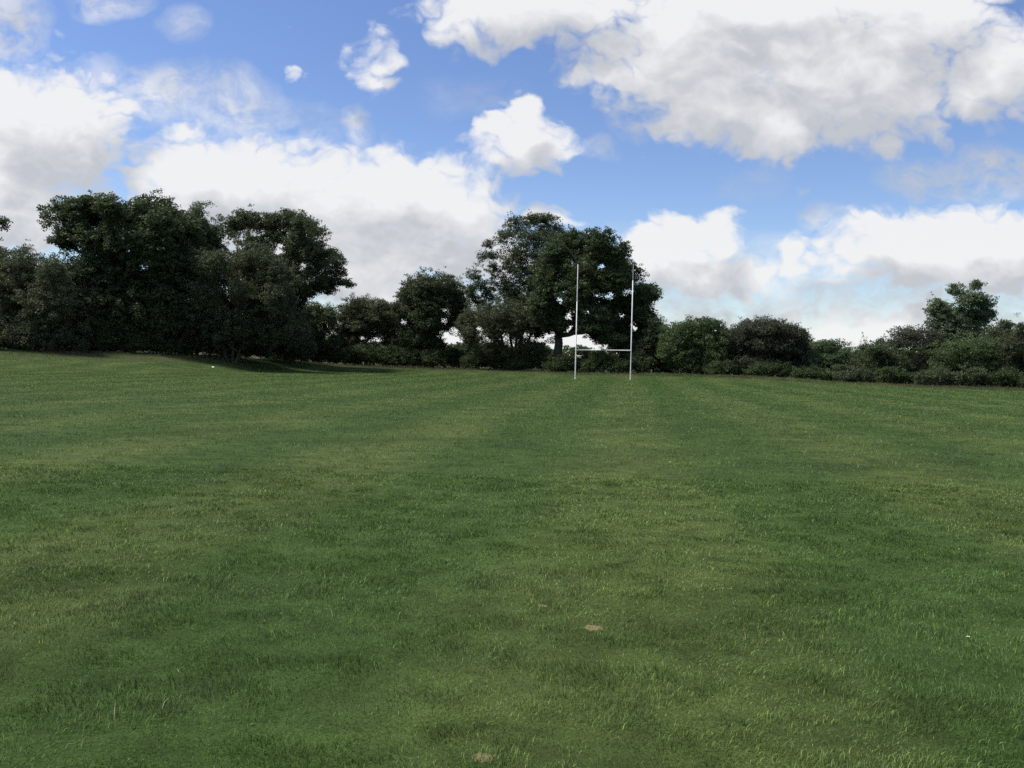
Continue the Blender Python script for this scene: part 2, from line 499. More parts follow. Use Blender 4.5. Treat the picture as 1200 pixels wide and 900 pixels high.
def plant(name, cat, label, base, Y, lobes, mat, trunk=.25, dens=1.0, gaps=.34, rc=(.26, .60), per=30, leaf=.11, holes=(), stems=1,
          group='trees and scrub bordering the field', spiky=0, fork=None, copies=True, crown='crown', stem='trunk', limbs=True, spread=.9, lean=0., shell=.42, flat=.62):
    """lobes: (px, py, rx, ry[, density]) as they look in the photo, taken to real metres at the plant's own distance"""
    m = Y / F
    b = at(base, 420, Y)
    root_z = float(ground_z(b[0], Y))
    org = np.array([b[0], Y, root_z])
    root = empty(name, org)
    tag(root, label, cat, group)
    L3 = []
    xs_ = [l[0] for l in lobes]
    halfw = max(1.5, (max(l[0] + l[2] for l in lobes) - min(l[0] - l[2] for l in lobes)) * m / 2)
    for l in lobes:
        c = at(l[0], l[1], Y) - org
        rx, rz = l[2] * m * 1.07, l[3] * m * 1.10
        d = l[4] if len(l) > 4 else 1.0
        rd = .95 * math.sqrt(rx * rz)
        # the crown is round in plan: lobes near its middle can lie further towards or away from the viewer
        room = spread * math.sqrt(max(0.05, 1 - min(1, abs(c[0] - np.mean([(q - base) * m for q in xs_])) / halfw) ** 2)) * halfw - rd * .8
        dy = rng.uniform(-1, 1) * max(0, room) * .6
        L3.append((c + np.array([0, dy, 0]), rx, rd, rz, d))
        if copies and room > rd * .5:
            L3.append((c + np.array([rng.normal(0, .15) * rx, (-.8 if dy > 0 else .8) * room, -.05 * rz]), rx * .85, rd * .85, rz * .85, d * .8))
    cs, rs = [], []
    for c, rx, ry, rz, d in L3:
        sp = .66 * np.mean(rc) / .56
        area = 4 * np.pi * ((rx * ry) ** 1.6 / 3 + (rx * rz) ** 1.6 / 3 + (ry * rz) ** 1.6 / 3) ** (1 / 1.6)
        n = int(max(6, 1.25 * d * dens * area / sp ** 2))
        v = rng.normal(0, 1, (n, 3))
        v /= np.linalg.norm(v, axis=1)[:, None]
        q = rng.uniform(0, 1, n) ** shell
        r_ = rng.uniform(rc[0], rc[1], n)
        k = np.maximum(np.array([[rx, ry, rz]]) - .55 * r_[:, None], .15)
        w3 = noise3((c + org + v * np.array([[rx, ry, rz]])) / 1.1, 300 + int(base) % 40)
        pos = c + v * q[:, None] * k * (1 + 1.5 * (w3 - .5) + .07 * rng.normal(0, 1, n))[:, None]
        cs.append(pos); rs.append(r_)
    cs = np.concatenate(cs); rs = np.concatenate(rs)
    nz = .6 * noise3((cs + org) / 1.25, 200 + int(base) % 50) + .4 * noise3((cs + org) / .55, 240 + int(base) % 50)
    keep = nz > gaps + .075
    keep &= cs[:, 2] > .15
    def gap(q, r, rag):
        # openings in the crown: True where a point is clear of every one of them
        ok = np.ones(len(q), bool)
        for hx, hy, hrx, hry in holes:
            hc = at(hx, hy, Y) - org
            persp = (Y + q[:, 1]) / Y
            dx = ((q[:, 0] + org[0]) / persp - (hc[0] + org[0])) / (hrx * m + r * .62)
            dz = (((q[:, 2] + org[2] - EYE) / persp + EYE) - (hc[2] + org[2])) / (hry * m + r * .45)
            ok &= dx ** 2 + dz ** 2 > 1 + rag * (noise3((q + org) / .45, 77) - .5)
        return ok
    keep &= gap(cs, rs, 4.5)
    cs, rs = cs[keep], rs[keep]
    extra_c, extra_r, twigs = [], [], []
    zmax = cs[:, 2].max()
    # wood: trunk(s) then limbs reaching the lobes, each from the nearest wood already there
    lob = sorted(L3, key=lambda t: t[0][2])
    top = fork if fork is not None else max(.8, .30 * (np.mean([l[0][2] for l in L3])))
    tp, nodes = [], []
    for s in range(stems):
        off = 0 if stems == 1 else (s - (stems - 1) / 2) * .6
        p, r = curve((off * .6, 0 if stems == 1 else rng.normal(0, .3), -.3), (off * 1.6 + lean + rng.normal(0, .12), rng.normal(0, .3), top * rng.uniform(.85, 1.15)), trunk * (1.25 if stems == 1 else .9), trunk * .72, 6, .03)
        r[0] *= 1.35
        tp.append((p, r))
        for q, rr in zip(p[3:], r[3:]):
            nodes.append((q, rr))
    limb_paths = []
    for c, rx, ry, rz, d in lob:
        P = np.array([q for q, _ in nodes])
        if c[2] < min(q[2] for q, _ in nodes) - .2: continue
        dv = c - P
        dist = np.linalg.norm(dv, axis=1) + 1.2 * np.maximum(0, -dv[:, 2])
        k = int(np.argmin(dist))
        r0 = min(nodes[k][1] * .78, trunk * .6)
        r1 = max(.025, r0 * .35)
        tgt = c + np.array([0, 0, rz * .35])
        p, r = curve(P[k], tgt, r0, r1, 7, .055, .04)
        if any(h[2] > 8 for h in holes) and (~gap(p, 0 * r, 0)).any(): continue
        limb_paths.append([(p, r)])
        for q, rr in zip(p[2:], r[2:]):
            nodes.append((q, rr))
        # twigs into the clumps of this lobe
        inside = np.where((np.abs((cs - c) / np.array([rx, ry, rz])) < 1.05).all(1))[0]
        if len(inside):
            pick = rng.choice(inside, size=min(len(inside), int(6 + 10 * rx)), replace=False)
            for q in pick:
                j = int(rng.integers(2, 7))
                tw = curve(p[j], cs[q], max(.015, r[j] * .5), .010, 4, .07, .03)
                if gap(tw[0], 0 * tw[1], 0).all(): limb_paths[-1].append(tw)
    for _ in range(spiky):
        j = int(rng.integers(0, len(cs)))
        q = cs[j]
        if q[2] < zmax * .72: continue
        e = q + np.array([rng.normal(0, .5), rng.normal(0, .4), rng.uniform(.5, 1.3)])
        twigs.append(curve(q, e, .022, .008, 4, .08))
        extra_c += [q + (e - q) * .7, e]; extra_r += [.16, .13]
    if extra_c:
        cs = np.concatenate([cs, np.array(extra_c)]); rs = np.concatenate([rs, np.array(extra_r)])
    link(stem, tubes_mesh(stem, tp, 9), BARK, root)
    if limbs:
        for lp in limb_paths:
            link('limb', tubes_mesh('limb', lp, 5), BARK, root)
    if twigs:
        link('twig', tubes_mesh('twig', twigs, 4), BARK, root)['kind'] = 'stuff'
    V, Q, t = leaf_cloud(cs, rs, per, leaf, flat)
    link(crown, np_mesh(crown, V, Q, 4, attr=t), mat, root)
    return root

TREES = 'trees growing along the far edge of the field'
SHRUBS = 'bushes and scrub under the tree line'

plant('oak_tree', 'tree', 'dark oak cut off by the left edge of the picture, behind grey willow scrub', -40, 86,
      [(-16, 302, 20, 18), (-46, 270, 30, 30), (-27, 255, 20, 11), (-45, 310, 40, 35), (-70, 330, 40, 45), (-35, 350, 40, 40)], OAK, .35, .9, group=TREES)
plant('willow_scrub', 'bush', 'broad grey-green willow scrub at the foot of the leftmost oaks', 45, 81.5,
      [(5, 315, 30, 28), (45, 322, 34, 28), (85, 326, 24, 26), (25, 355, 45, 35), (75, 358, 38, 32), (105, 352, 18, 26), (-30, 340, 40, 45), (15, 390, 40, 22), (70, 392, 42, 22), (105, 385, 20, 22)],
      SCRUB, .13, 1.05, .27, stems=4, crown='foliage', stem='stem', group=SHRUBS, spiky=40, leaf=.085, per=38, fork=1.6)
plant('oak_tree', 'tree', 'tallest dense dark oak of the left clump, with a rounded lumpy top', 152, 86,
      [(98, 256, 32, 25), (80, 282, 20, 18), (118, 246, 24, 16), (150, 255, 24, 20), (185, 250, 30, 20), (208, 270, 24, 26), (135, 285, 34, 26), (180, 290, 38, 30), (125, 322, 32, 28), (165, 330, 45, 35), (208, 320, 26, 32), (150, 365, 45, 34), (195, 370, 36, 34), (120, 360, 30, 30), (160, 395, 50, 18)],
      OAK, .5, 1.15, .26, holes=[(92, 288, 6, 4), (85, 296, 7, 3), (150, 294, 2, 2), (168, 313, 3, 4), (112, 266, 2, 2)], spiky=26, group=TREES, leaf=.115)
plant('ash_tree', 'tree', 'thin pale ash rising between the two tall oaks on the left, slender stems showing', 224, 92,
      [(258, 272, 11, 16, .8), (256, 258, 9, 9, .7), (234, 250, 16, 14), (250, 270, 14, 14), (248, 288, 16, 14), (230, 268, 18, 16), (238, 280, 18, 22), (240, 305, 20, 18), (228, 252, 14, 14), (242, 268, 13, 15), (236, 290, 16, 16), (252, 300, 13, 14), (222, 278, 14, 20), (228, 315, 20, 16), (250, 322, 16, 16)],
      PALE, .2, 1.0, .36, (.28, .5), 24, .10, stems=3, spiky=30, group=TREES, copies=False, fork=4.5)
plant('hawthorn_scrub', 'bush', 'wide mid-green hawthorn scrub in front of the gap between the two tall left oaks', 272, 86,
      [(240, 318, 20, 22), (272, 312, 26, 22), (302, 308, 24, 22), (322, 322, 18, 20), (252, 348, 32, 28), (300, 346, 34, 30), (328, 352, 18, 25), (270, 382, 40, 26), (318, 384, 28, 24), (228, 376, 28, 28)],
      HAW, .16, 1.1, .26, stems=3, crown='foliage', stem='stem', spiky=20, group=SHRUBS, leaf=.09, per=36)
plant('oak_tree', 'tree', 'open-crowned oak with ragged drooping right side, right of the tall left oak', 338, 98,
      [(300, 300, 24, 14), (345, 300, 14, 8), (370, 300, 16, 12), (345, 335, 30, 20), (375, 336, 14, 8), (318, 350, 28, 20), (276, 268, 15, 15, .8), (292, 258, 18, 12), (318, 262, 24, 14), (345, 258, 22, 12), (362, 268, 20, 16), (300, 284, 18, 13, .8), (330, 282, 22, 14), (356, 288, 22, 18), (381, 298, 18, 18), (394, 316, 15, 15), (402, 330, 10, 7), (384, 332, 14, 8), (340, 312, 24, 22), (364, 318, 22, 14), (330, 338, 26, 22), (312, 320, 20, 24), (356, 340, 15, 10), (340, 375, 14, 28)],
      OAK2, .4, .95, .33, (.32, .62), 28, .105, holes=[(284, 276, 2, 3), (329, 292, 4, 6), (353, 312, 4, 4), (375, 318, 3, 2), (347, 383, 4, 4)], spiky=40, group=TREES)
plant('hawthorn_scrub', 'bush', 'dark low thorn scrub filling the space below the ragged oak', 335, 96,
      [(325, 370, 24, 28), (345, 388, 22, 20), (312, 395, 26, 20), (338, 405, 28, 14), (352, 405, 18, 12), (330, 350, 16, 14)],
      HAW, .13, 1.1, .25, stems=3, crown='foliage', stem='stem', group=SHRUBS, leaf=.095, per=34, holes=[(348, 383, 4, 4)])
plant('hawthorn_tree', 'tree', 'small dark round thorn tree under the ragged oak, sky showing either side', 372, 109,
      [(368, 366, 20, 14), (356, 372, 12, 10), (384, 372, 12, 12), (372, 386, 21, 14), (362, 402, 22, 12), (384, 402, 16, 12)], OAK, .18, 1.1, .3, stems=2, holes=[(347, 384, 4, 4), (383, 396, 2, 3)], group=TREES, leaf=.10)
plant('hawthorn_tree', 'tree', 'small twin-humped hawthorn with bare stems, left of the round middle oak', 426, 114,
      [(430, 392, 24, 8, .7), (414, 398, 16, 8), (450, 398, 12, 8, .7), (420, 372, 24, 14), (450, 384, 12, 9), (462, 392, 10, 12), (424, 356, 17, 12), (410, 368, 18, 14), (447, 360, 16, 11), (436, 374, 22, 12), (404, 388, 15, 14), (455, 374, 9, 11), (395, 402, 14, 10), (425, 384, 16, 9)], HAW, .15, 1.1, .3, stems=4, group=TREES, holes=[(441, 399, 5, 3), (424, 396, 2, 2)], leaf=.09, per=36, fork=2.4, spiky=8)
plant('oak_tree', 'tree', 'middle-sized round-headed oak with a slanting bare limb, left of the tall sparse ash', 505, 114,
      [(495, 380, 34, 18), (478, 392, 20, 14), (552, 398, 10, 14), (468, 360, 8, 8), (505, 336, 30, 18), (486, 346, 22, 18), (528, 344, 20, 18), (508, 358, 36, 22), (540, 362, 13, 15), (480, 368, 18, 14), (505, 378, 30, 18), (534, 376, 16, 9), (472, 384, 12, 12), (490, 396, 24, 16), (470, 402, 18, 10), (510, 402, 14, 12), (548, 382, 12, 14)],
      OAK2, .34, 1.1, .28, holes=[(528, 394, 10, 6), (524, 364, 3, 3), (474, 378, 5, 4), (520, 375, 2, 4)], group=TREES, leaf=.10, lean=.3, fork=2.2, spiky=12)
plant('ash_tree', 'tree', 'tall sparse ash with many upright stems, sky showing through it, left of the biggest oak', 604, 110,
      [(556, 322, 10, 9), (551, 342, 9, 9), (566, 302, 11, 9), (574, 286, 8, 6), (648, 270, 16, 11), (655, 285, 18, 16), (638, 257, 16, 7), (612, 256, 16, 7), (560, 352, 14, 10), (625, 282, 24, 16), (606, 300, 26, 18), (585, 340, 22, 16), (640, 320, 18, 20), (615, 340, 28, 20), (606, 264, 18, 14), (626, 258, 18, 9), (642, 268, 16, 11), (592, 280, 14, 12), (612, 290, 22, 16), (576, 298, 9, 8), (563, 312, 8, 6), (580, 315, 13, 11), (636, 292, 20, 18), (598, 318, 20, 16), (560, 332, 10, 9), (576, 338, 16, 12), (552, 350, 7, 8), (622, 322, 22, 20), (600, 350, 24, 16), (572, 362, 14, 10), (628, 352, 20, 18)],
      ASH, .22, .88, .385, (.24, .46), 22, .10, stems=5, spiky=70, group=TREES, copies=False, fork=5.5, spread=.6)
plant('hawthorn_scrub', 'bush', 'tangled dark thorn scrub around the stems of the tall sparse ash', 590, 107,
      [(545, 380, 14, 14), (600, 380, 30, 18), (575, 376, 22, 16), (638, 395, 16, 18), (562, 372, 20, 14), (596, 366, 22, 18), (580, 390, 28, 16), (612, 386, 24, 18), (632, 374, 18, 22), (552, 392, 14, 14), (575, 410, 34, 14), (620, 408, 30, 14)],
      HAW, .14, .95, .33, (.3, .55), 30, .09, stems=4, crown='foliage', stem='stem', group=SHRUBS, holes=[(560, 388, 4, 5), (592, 395, 5, 4), (568, 398, 3, 3), (598, 404, 5, 4), (615, 391, 2, 4), (645, 393, 8, 5), (634, 398, 4, 3), (644, 406, 4, 3)], spiky=10)
plant('oak_tree', 'tree', 'biggest broad oak directly behind the goal, sky gaps under its lowest limbs', 655, 104,
      [(640, 325, 20, 22), (632, 360, 20, 20), (648, 384, 16, 14), (675, 325, 26, 22), (700, 325, 30, 22), (720, 385, 32, 18), (750, 400, 22, 14), (770, 400, 10, 16), (690, 386, 22, 8), (735, 405, 20, 10), (668, 286, 22, 15), (694, 286, 22, 17), (650, 300, 18, 16), (716, 302, 20, 18), (732, 322, 18, 18), (690, 312, 32, 22), (655, 328, 24, 22), (715, 332, 28, 22), (756, 344, 13, 15), (742, 350, 18, 18), (685, 345, 30, 20), (652, 360, 18, 18), (718, 362, 30, 22), (752, 372, 16, 16), (690, 372, 28, 16), (735, 390, 30, 18), (762, 388, 10, 16), (715, 398, 24, 10), (660, 382, 12, 10), (640, 345, 15, 15)],
      OAK, .62, 1.12, .275, holes=[(735, 343, 7, 4), (645, 393, 8, 5), (636, 400, 5, 4), (628, 392, 3, 4), (714, 347, 4, 4), (703, 312, 5, 4), (666, 372, 3, 4), (690, 366, 2, 2), (655, 352, 4, 4), (728, 370, 2, 2), (677, 402, 15, 10.5), (697, 407, 7, 3), (655, 326, 5, 5), (661, 343, 3, 3), (695, 345, 2, 2), (703, 346, 2, 2), (714, 347, 2, 3), (735, 343, 5, 3), (703, 312, 4, 4), (668, 385, 3, 4), (743, 384, 4, 5), (712, 408, 2, 4), (671, 308, 2, 3)], group=TREES, leaf=.115, spiky=24, fork=5.0)
plant('thorn_bush', 'bush', 'dark leafy thorn bush just right of the goal posts', 766, 98,
      [(768, 384, 12, 14), (764, 402, 18, 16), (758, 420, 22, 14), (780, 418, 14, 14), (776, 396, 8, 12)], HAW, .12, 1.05, .30, stems=3, crown='foliage', stem='stem', group=SHRUBS, leaf=.09, per=34)
plant('hawthorn_bush', 'bush', 'ragged-topped hawthorn right of the goal, left of the smooth domed one', 815, 95,
      [(806, 386, 18, 13), (790, 394, 16, 16), (829, 382, 18, 12), (845, 398, 10, 16), (815, 402, 28, 18), (800, 418, 26, 18), (835, 418, 22, 18), (780, 412, 12, 14)],
      HAWG, .16, 1.15, .26, stems=3, crown='foliage', stem='stem', group=SHRUBS, spiky=36, leaf=.085, per=38, holes=[(796, 394, 2, 2), (803, 408, 2, 2)])
plant('hawthorn_bush', 'bush', 'smooth dome-shaped hawthorn with thin stems, between the ragged hawthorn and a low pale bush', 898, 95,
      [(898, 386, 36, 15), (878, 394, 24, 16), (922, 394, 20, 16), (862, 404, 12, 14), (936, 406, 10, 14), (898, 404, 36, 16), (880, 424, 28, 16), (918, 424, 28, 16)],
      HAWD, .14, 1.25, .22, stems=4, crown='foliage', stem='stem', group=SHRUBS, spiky=34, leaf=.085, per=40, holes=[(878, 417, 2, 2), (891, 418, 2, 3), (904, 419, 2, 2), (912, 421, 2, 2), (924, 422, 2, 2)], fork=1.6)
plant('sallow_bush', 'bush', 'low fresh-green rounded bush, right of the dome-shaped hawthorn', 968, 94,
      [(968, 406, 22, 11), (984, 416, 15, 13), (950, 418, 14, 14), (968, 422, 28, 14), (960, 436, 24, 10), (988, 434, 16, 11)],
      LIGHT, .1, 1.1, .26, stems=3, crown='foliage', stem='stem', group=SHRUBS, leaf=.085, per=36)
plant('blackthorn_bush', 'bush', 'dark spiky-twigged blackthorn, between the low pale bush and the thinner hawthorn', 1022, 92,
      [(1018, 410, 14, 10), (1032, 412, 16, 11), (1040, 424, 20, 15), (1012, 426, 16, 14), (1025, 438, 26, 12)],
      OAK2, .1, 1.1, .27, stems=3, crown='foliage', stem='stem', group=SHRUBS, spiky=46, leaf=.08, per=36)
plant('hawthorn_bush', 'bush', 'thin-topped hawthorn with sky gaps, left of the tall layered tree at the right', 1068, 94,
      [(1064, 390, 22, 9), (1048, 402, 13, 10), (1086, 396, 16, 14), (1062, 404, 18, 8, .6), (1052, 424, 24, 13), (1090, 418, 24, 16), (1070, 438, 34, 12)],
      HAWD, .13, 1.0, .31, (.28, .55), 30, .085, stems=4, crown='foliage', stem='stem', group=SHRUBS, spiky=30, holes=[(1062, 412, 9, 6), (1046, 413, 4, 5), (1075, 411, 4, 4)])
plant('ash_tree', 'tree', 'tall pale tree with layered boughs standing above the bushes at the far right', 1130, 97,
      [(1141, 334, 9, 8), (1120, 340, 12, 9), (1100, 362, 14, 9), (1098, 378, 12, 9), (1160, 368, 12, 9), (1115, 390, 24, 12), (1132, 350, 22, 12), (1104, 355, 13, 8), (1154, 356, 13, 9), (1130, 366, 28, 13), (1108, 374, 18, 10), (1150, 374, 18, 10), (1128, 384, 30, 12), (1135, 398, 34, 14), (1110, 402, 20, 12)],
      PALE, .24, 1.0, .30, (.28, .55), 30, .10, copies=False, group=TREES, spiky=44, fork=3.0, spread=.8, flat=.55)
plant('thorn_bush', 'bush', 'grey-green bush at the right edge, below a tuft of paler leaves', 1180, 90,
      [(1182, 386, 14, 10), (1196, 380, 12, 8, .7), (1200, 398, 20, 16), (1168, 404, 20, 16), (1190, 418, 26, 20), (1225, 400, 28, 24), (1235, 425, 34, 20), (1180, 436, 28, 14)],
      SCRUB, .13, 1.1, .27, stems=4, crown='foliage', stem='stem', group=SHRUBS, spiky=24, leaf=.085, per=36)
plant('thorn_bush', 'bush', 'dark rounded bush at the foot of the tall layered tree', 1130, 90,
      [(1118, 412, 22, 16), (1144, 412, 22, 16), (1130, 432, 32, 16), (1105, 432, 18, 14), (1155, 434, 18, 14)],
      HAWG, .12, 1.1, .26, stems=3, crown='foliage', stem='stem', group=SHRUBS, leaf=.085, per=36)

# brambles and low growth at the foot of the trees: each a bush of its own
BR = [
    (-25, 79, 34, 16, 0, 'bramble thicket cut off by the left edge of the picture'),
    (38, 78.5, 30, 16, 1, 'pale grey-green bramble mound under the left willow scrub'),
    (82, 79.5, 22, 11, 1, 'low pale bramble trailing right of the left mound'),
    (125, 82, 30, 16, 0, 'bramble thicket below the tallest left oak'),
    (178, 83, 32, 14, 0, 'dark bramble between the tallest left oak and the hawthorn scrub'),
    (232, 86, 32, 14, 0, 'dark bramble at the foot of the thin pale ash'),
    (288, 91, 32, 14, 0, 'dark bramble in front of the hawthorn scrub'),
    (336, 100, 30, 15, 0, 'bramble at the foot of the ragged oak, where the bank drops'),
    (380, 109, 30, 13, 0, 'low dark bramble under the small round thorn tree'),
    (428, 111, 32, 13, 0, 'low dark bramble beneath the twin-humped hawthorn'),
    (478, 111, 30, 13, 0, 'low dark bramble left of the round-headed oak trunk'),
    (526, 110.5, 30, 14, 0, 'low dark bramble right of the round-headed oak trunk'),
    (576, 108, 30, 13, 0, 'low dark bramble below the tall sparse ash'),
    (622, 104, 28, 12, 0, 'low dark bramble left of the goal'),
    (664, 101, 26, 11, 0, 'low dark bramble behind the left goal post'),
    (706, 98.5, 28, 13, 0, 'low dark bramble seen between the goal posts'),
    (742, 97, 22, 13, 0, 'low dark bramble behind the right goal post'),
    (842, 92.5, 32, 10, 0, 'low bramble below the ragged-topped hawthorn'),
    (905, 92, 34, 11, 0, 'low bramble below the dome-shaped hawthorn'),
    (952, 91, 26, 10, 0, 'low bramble below the fresh-green rounded bush'),
    (1003, 90, 30, 12, 1, 'pale spreading bramble below the spiky blackthorn'),
    (1052, 89, 30, 11, 0, 'low bramble below the thin-topped hawthorn'),
    (1098, 88, 28, 13, 1, 'pale bramble mound left of the dark rounded bush'),
    (1140, 87, 28, 14, 1, 'pale arching bramble beneath the tall layered tree'),
    (1186, 86, 28, 13, 0, 'low bramble in the right corner below the grey-green bush'),
    (1236, 84, 30, 13, 0, 'bramble thicket cut off by the right edge of the picture'),
]
for px, Yb_, rx, ry, pale, lab in BR:
    b = at(px, 420, Yb_)
    zg = float(ground_z(b[0], Yb_))
    hz = 424 + .0227 * (px - 600)
    foot = hz + (EYE - zg) * F / Yb_
    k = rx * .55
    plant('bramble_bush', 'bush', lab, px, Yb_,
          [(px - k, foot - ry * .75, k, ry * .8), (px, foot - ry, k * 1.1, ry * .95), (px + k, foot - ry * .7, k, ry * .75), (px + rng.uniform(-k, k), foot - ry * rng.uniform(1.1, 1.6), k * .7, ry * .6), (px + rng.uniform(-rx, rx), foot - ry * rng.uniform(.5, 1.2), k * .6, ry * .5)],
          BRAMPALE if pale else BRAM, .035, 1.15, .22, (.26, .48), 34, .075, stems=5, crown='foliage', stem='cane', group='brambles at the foot of the trees', spiky=22, fork=.6, limbs=False, copies=False)

# second row behind: hedge that closes the view under the crowns
HD = [(20, 90, 60, 30), (110, 91, 55, 30), (200, 94, 55, 34), (290, 104, 50, 34), (360, 120, 40, 16), (425, 124, 42, 14.5), (490, 124, 40, 14), (555, 121, 42, 15), (615, 117, 38, 13), (664, 113, 20, 5), (712, 111, 34, 12), (770, 104, 36, 20), (840, 101, 40, 26), (915, 101, 42, 26), (985, 100, 38, 20), (1050, 99, 40, 24), (1120, 98, 40, 30), (1190, 95, 45, 34), (1260, 92, 40, 34)]
HL = ['hedge behind the willow scrub', 'hedge behind the tallest left oak', 'hedge behind the thin pale ash', 'hedge behind the ragged oak', 'hedge behind the small round thorn tree', 'hedge behind the twin-humped hawthorn',
      'hedge behind the round-headed oak', 'hedge behind the thorn scrub left of the tall ash', 'hedge behind the tall sparse ash', 'low length of hedge under the white sky gap by the left goal post', 'hedge behind the goal', 'hedge behind the thorn bush right of the goal',
      'hedge behind the ragged-topped hawthorn', 'hedge behind the dome-shaped hawthorn', 'hedge behind the fresh-green rounded bush', 'hedge behind the thin-topped hawthorn', 'hedge behind the tall layered tree', 'hedge behind the grey-green bush at the right', 'hedge running out of the picture at the right']
for (px, Yb_, rx, ry), lab in zip(HD, HL):
    b = at(px, 420, Yb_)
    zg = float(ground_z(b[0], Yb_))
    foot = 424 + .0227 * (px - 600) + (EYE - zg) * F / Yb_
    k = rx * .6
    plant('hedge', 'hedge', 'dark ' + lab, px, Yb_, [(px - k, foot - ry, k, ry), (px, foot - ry, k, ry * 1.1), (px + k, foot - ry, k, ry)],
          BRAM, .05, 1.0, .20, (.35, .6), 26, .11, stems=4, crown='foliage', stem='stem', group='lengths of old hedge behind the trees', fork=.7, limbs=False, copies=False)

# far wood on the skyline of the next fields: one mass
def far_wood():
    n = 900
    x = rng.uniform(-420, 420, n); y = 430 + rng.normal(0, 14, n) + 30 * np.sin(x / 90)
    h = 5 + 3.5 * vnoise(x / 25, x * 0, 5) + rng.uniform(-1, 1, n)
    cs = np.stack([x, y, ground_z(x, y) + h * rng.uniform(.15, .75, n)], 1)
    V, Q, t = leaf_cloud(cs, np.full(n, 2.6), 3.2, .75, .8)
    o = link('far_woodland', np_mesh('far_woodland', V, Q, 4, attr=t), FARLEAF)
    tag(o, 'distant green wood glimpsed under the trees beyond the next field', 'woodland', kind='stuff')
far_wood()

# ------------------------------------------------------------------ rugby goal
pm, nt, N, L = new_mat('white_painted_steel')
out = N.new('ShaderNodeOutputMaterial'); p = N.new('ShaderNodeBsdfPrincipled')
tc = N.new('ShaderNodeTexCoord'); no = N.new('ShaderNodeTexNoise'); no.inputs['Scale'].default_value = 3; no.inputs['Detail'].default_value = 6
rp = N.new('ShaderNodeValToRGB'); rp.color_ramp.elements[0].position = .35; rp.color_ramp.elements[1].position = .6
rp.color_ramp.elements[0].color = (.66, .66, .63, 1); rp.color_ramp.elements[1].color = (.82, .82, .80, 1)
L.new(tc.outputs['Object'], no.inputs['Vector']); L.new(no.outputs[0], rp.inputs[0]); L.new(rp.outputs[0], p.inputs['Base Color'])
p.inputs['Roughness'].default_value = .4
L.new(p.outputs[0], out.inputs[0])
POST = pm
def flat_mat(name, col, rough=.6):
    m, nt, N, L = new_mat(name)
    out = N.new('ShaderNodeOutputMaterial'); p = N.new('ShaderNodeBsdfPrincipled')
    n = N.new('ShaderNodeTexNoise'); n.inputs['Scale'].default_value = 9
    r = N.new('ShaderNodeValToRGB')
    r.color_ramp.elements[0].color = (*(np.array(col) * .8), 1); r.color_ramp.elements[1].color = (*(np.minimum(np.array(col) * 1.2, .95)), 1)
    L.new(n.outputs[0], r.inputs[0]); L.new(r.outputs[0], p.inputs['Base Color'])
    p.inputs['Roughness'].default_value = rough
    L.new(p.outputs[0], out.inputs[0])
    return m
GREYPOST = flat_mat('weathered_grey_steel', (.42, .43, .44), .5)
DARK = flat_mat('dark_grey_steel', (.20, .20, .19), .7)

YP = 83.5
pl, pr = at(674, 445.2, YP), at(738.6, 447, YP)
mid = (pl + pr) / 2
gr = empty('rugby_goal', (mid[0], YP, float(ground_z(mid[0], YP))))
tag(gr, 'white H-shaped rugby goal with tall uprights standing at the far edge of the mown field', 'goal posts')
org = np.array(gr.location)
def tube_part(name, pts, rad, mat, parent, sides=16):
    return link(name, tubes_mesh(name, [(np.array(pts) - org, rad)], sides), mat, parent)
tops = []
for q, topz, thin in ((pl, 11.2, 0), (pr, 11.3, 1)):
    x, z0 = q[0], float(ground_z(q[0], YP))
    c1 = 7.6 if not thin else 9.7
    u = tube_part('upright', [(x, YP, z0 - .1), (x, YP, z0 + c1), (x, YP, z0 + c1 + .02)], [.054, .050, .02], POST, gr)
    e = tube_part('post_extension', [(x, YP, z0 + c1 - .1), (x, YP, z0 + topz), (x, YP, z0 + topz + .02)], [.040, .034, .008] if not thin else [.030, .022, .006], GREYPOST if thin else POST, u)
    s = tube_part('ground_socket', [(x, YP, z0 - .05), (x, YP, z0 + .12), (x, YP, z0 + .125)], [.075, .075, .055], GREYPOST, u)
    k = tube_part('crossbar_bracket', [(x, YP, z0 + 2.78), (x, YP, z0 + 2.96)], [.068, .068], POST, u)
    tops.append((x, z0 + 2.87))
(xa, za), (xb, zb_) = tops
cb = tube_part('crossbar', [(xa + .06, YP, za), (xb - .06, YP, zb_)], [.048, .048], POST, gr)
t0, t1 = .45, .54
tube_part('crossbar_dark_band', [(xa + (xb - xa) * t0, YP, za + (zb_ - za) * t0), (xa + (xb - xa) * t1, YP, za + (zb_ - za) * t1)], [.053, .053], DARK, cb)  # short dark grey band around the middle of the crossbar

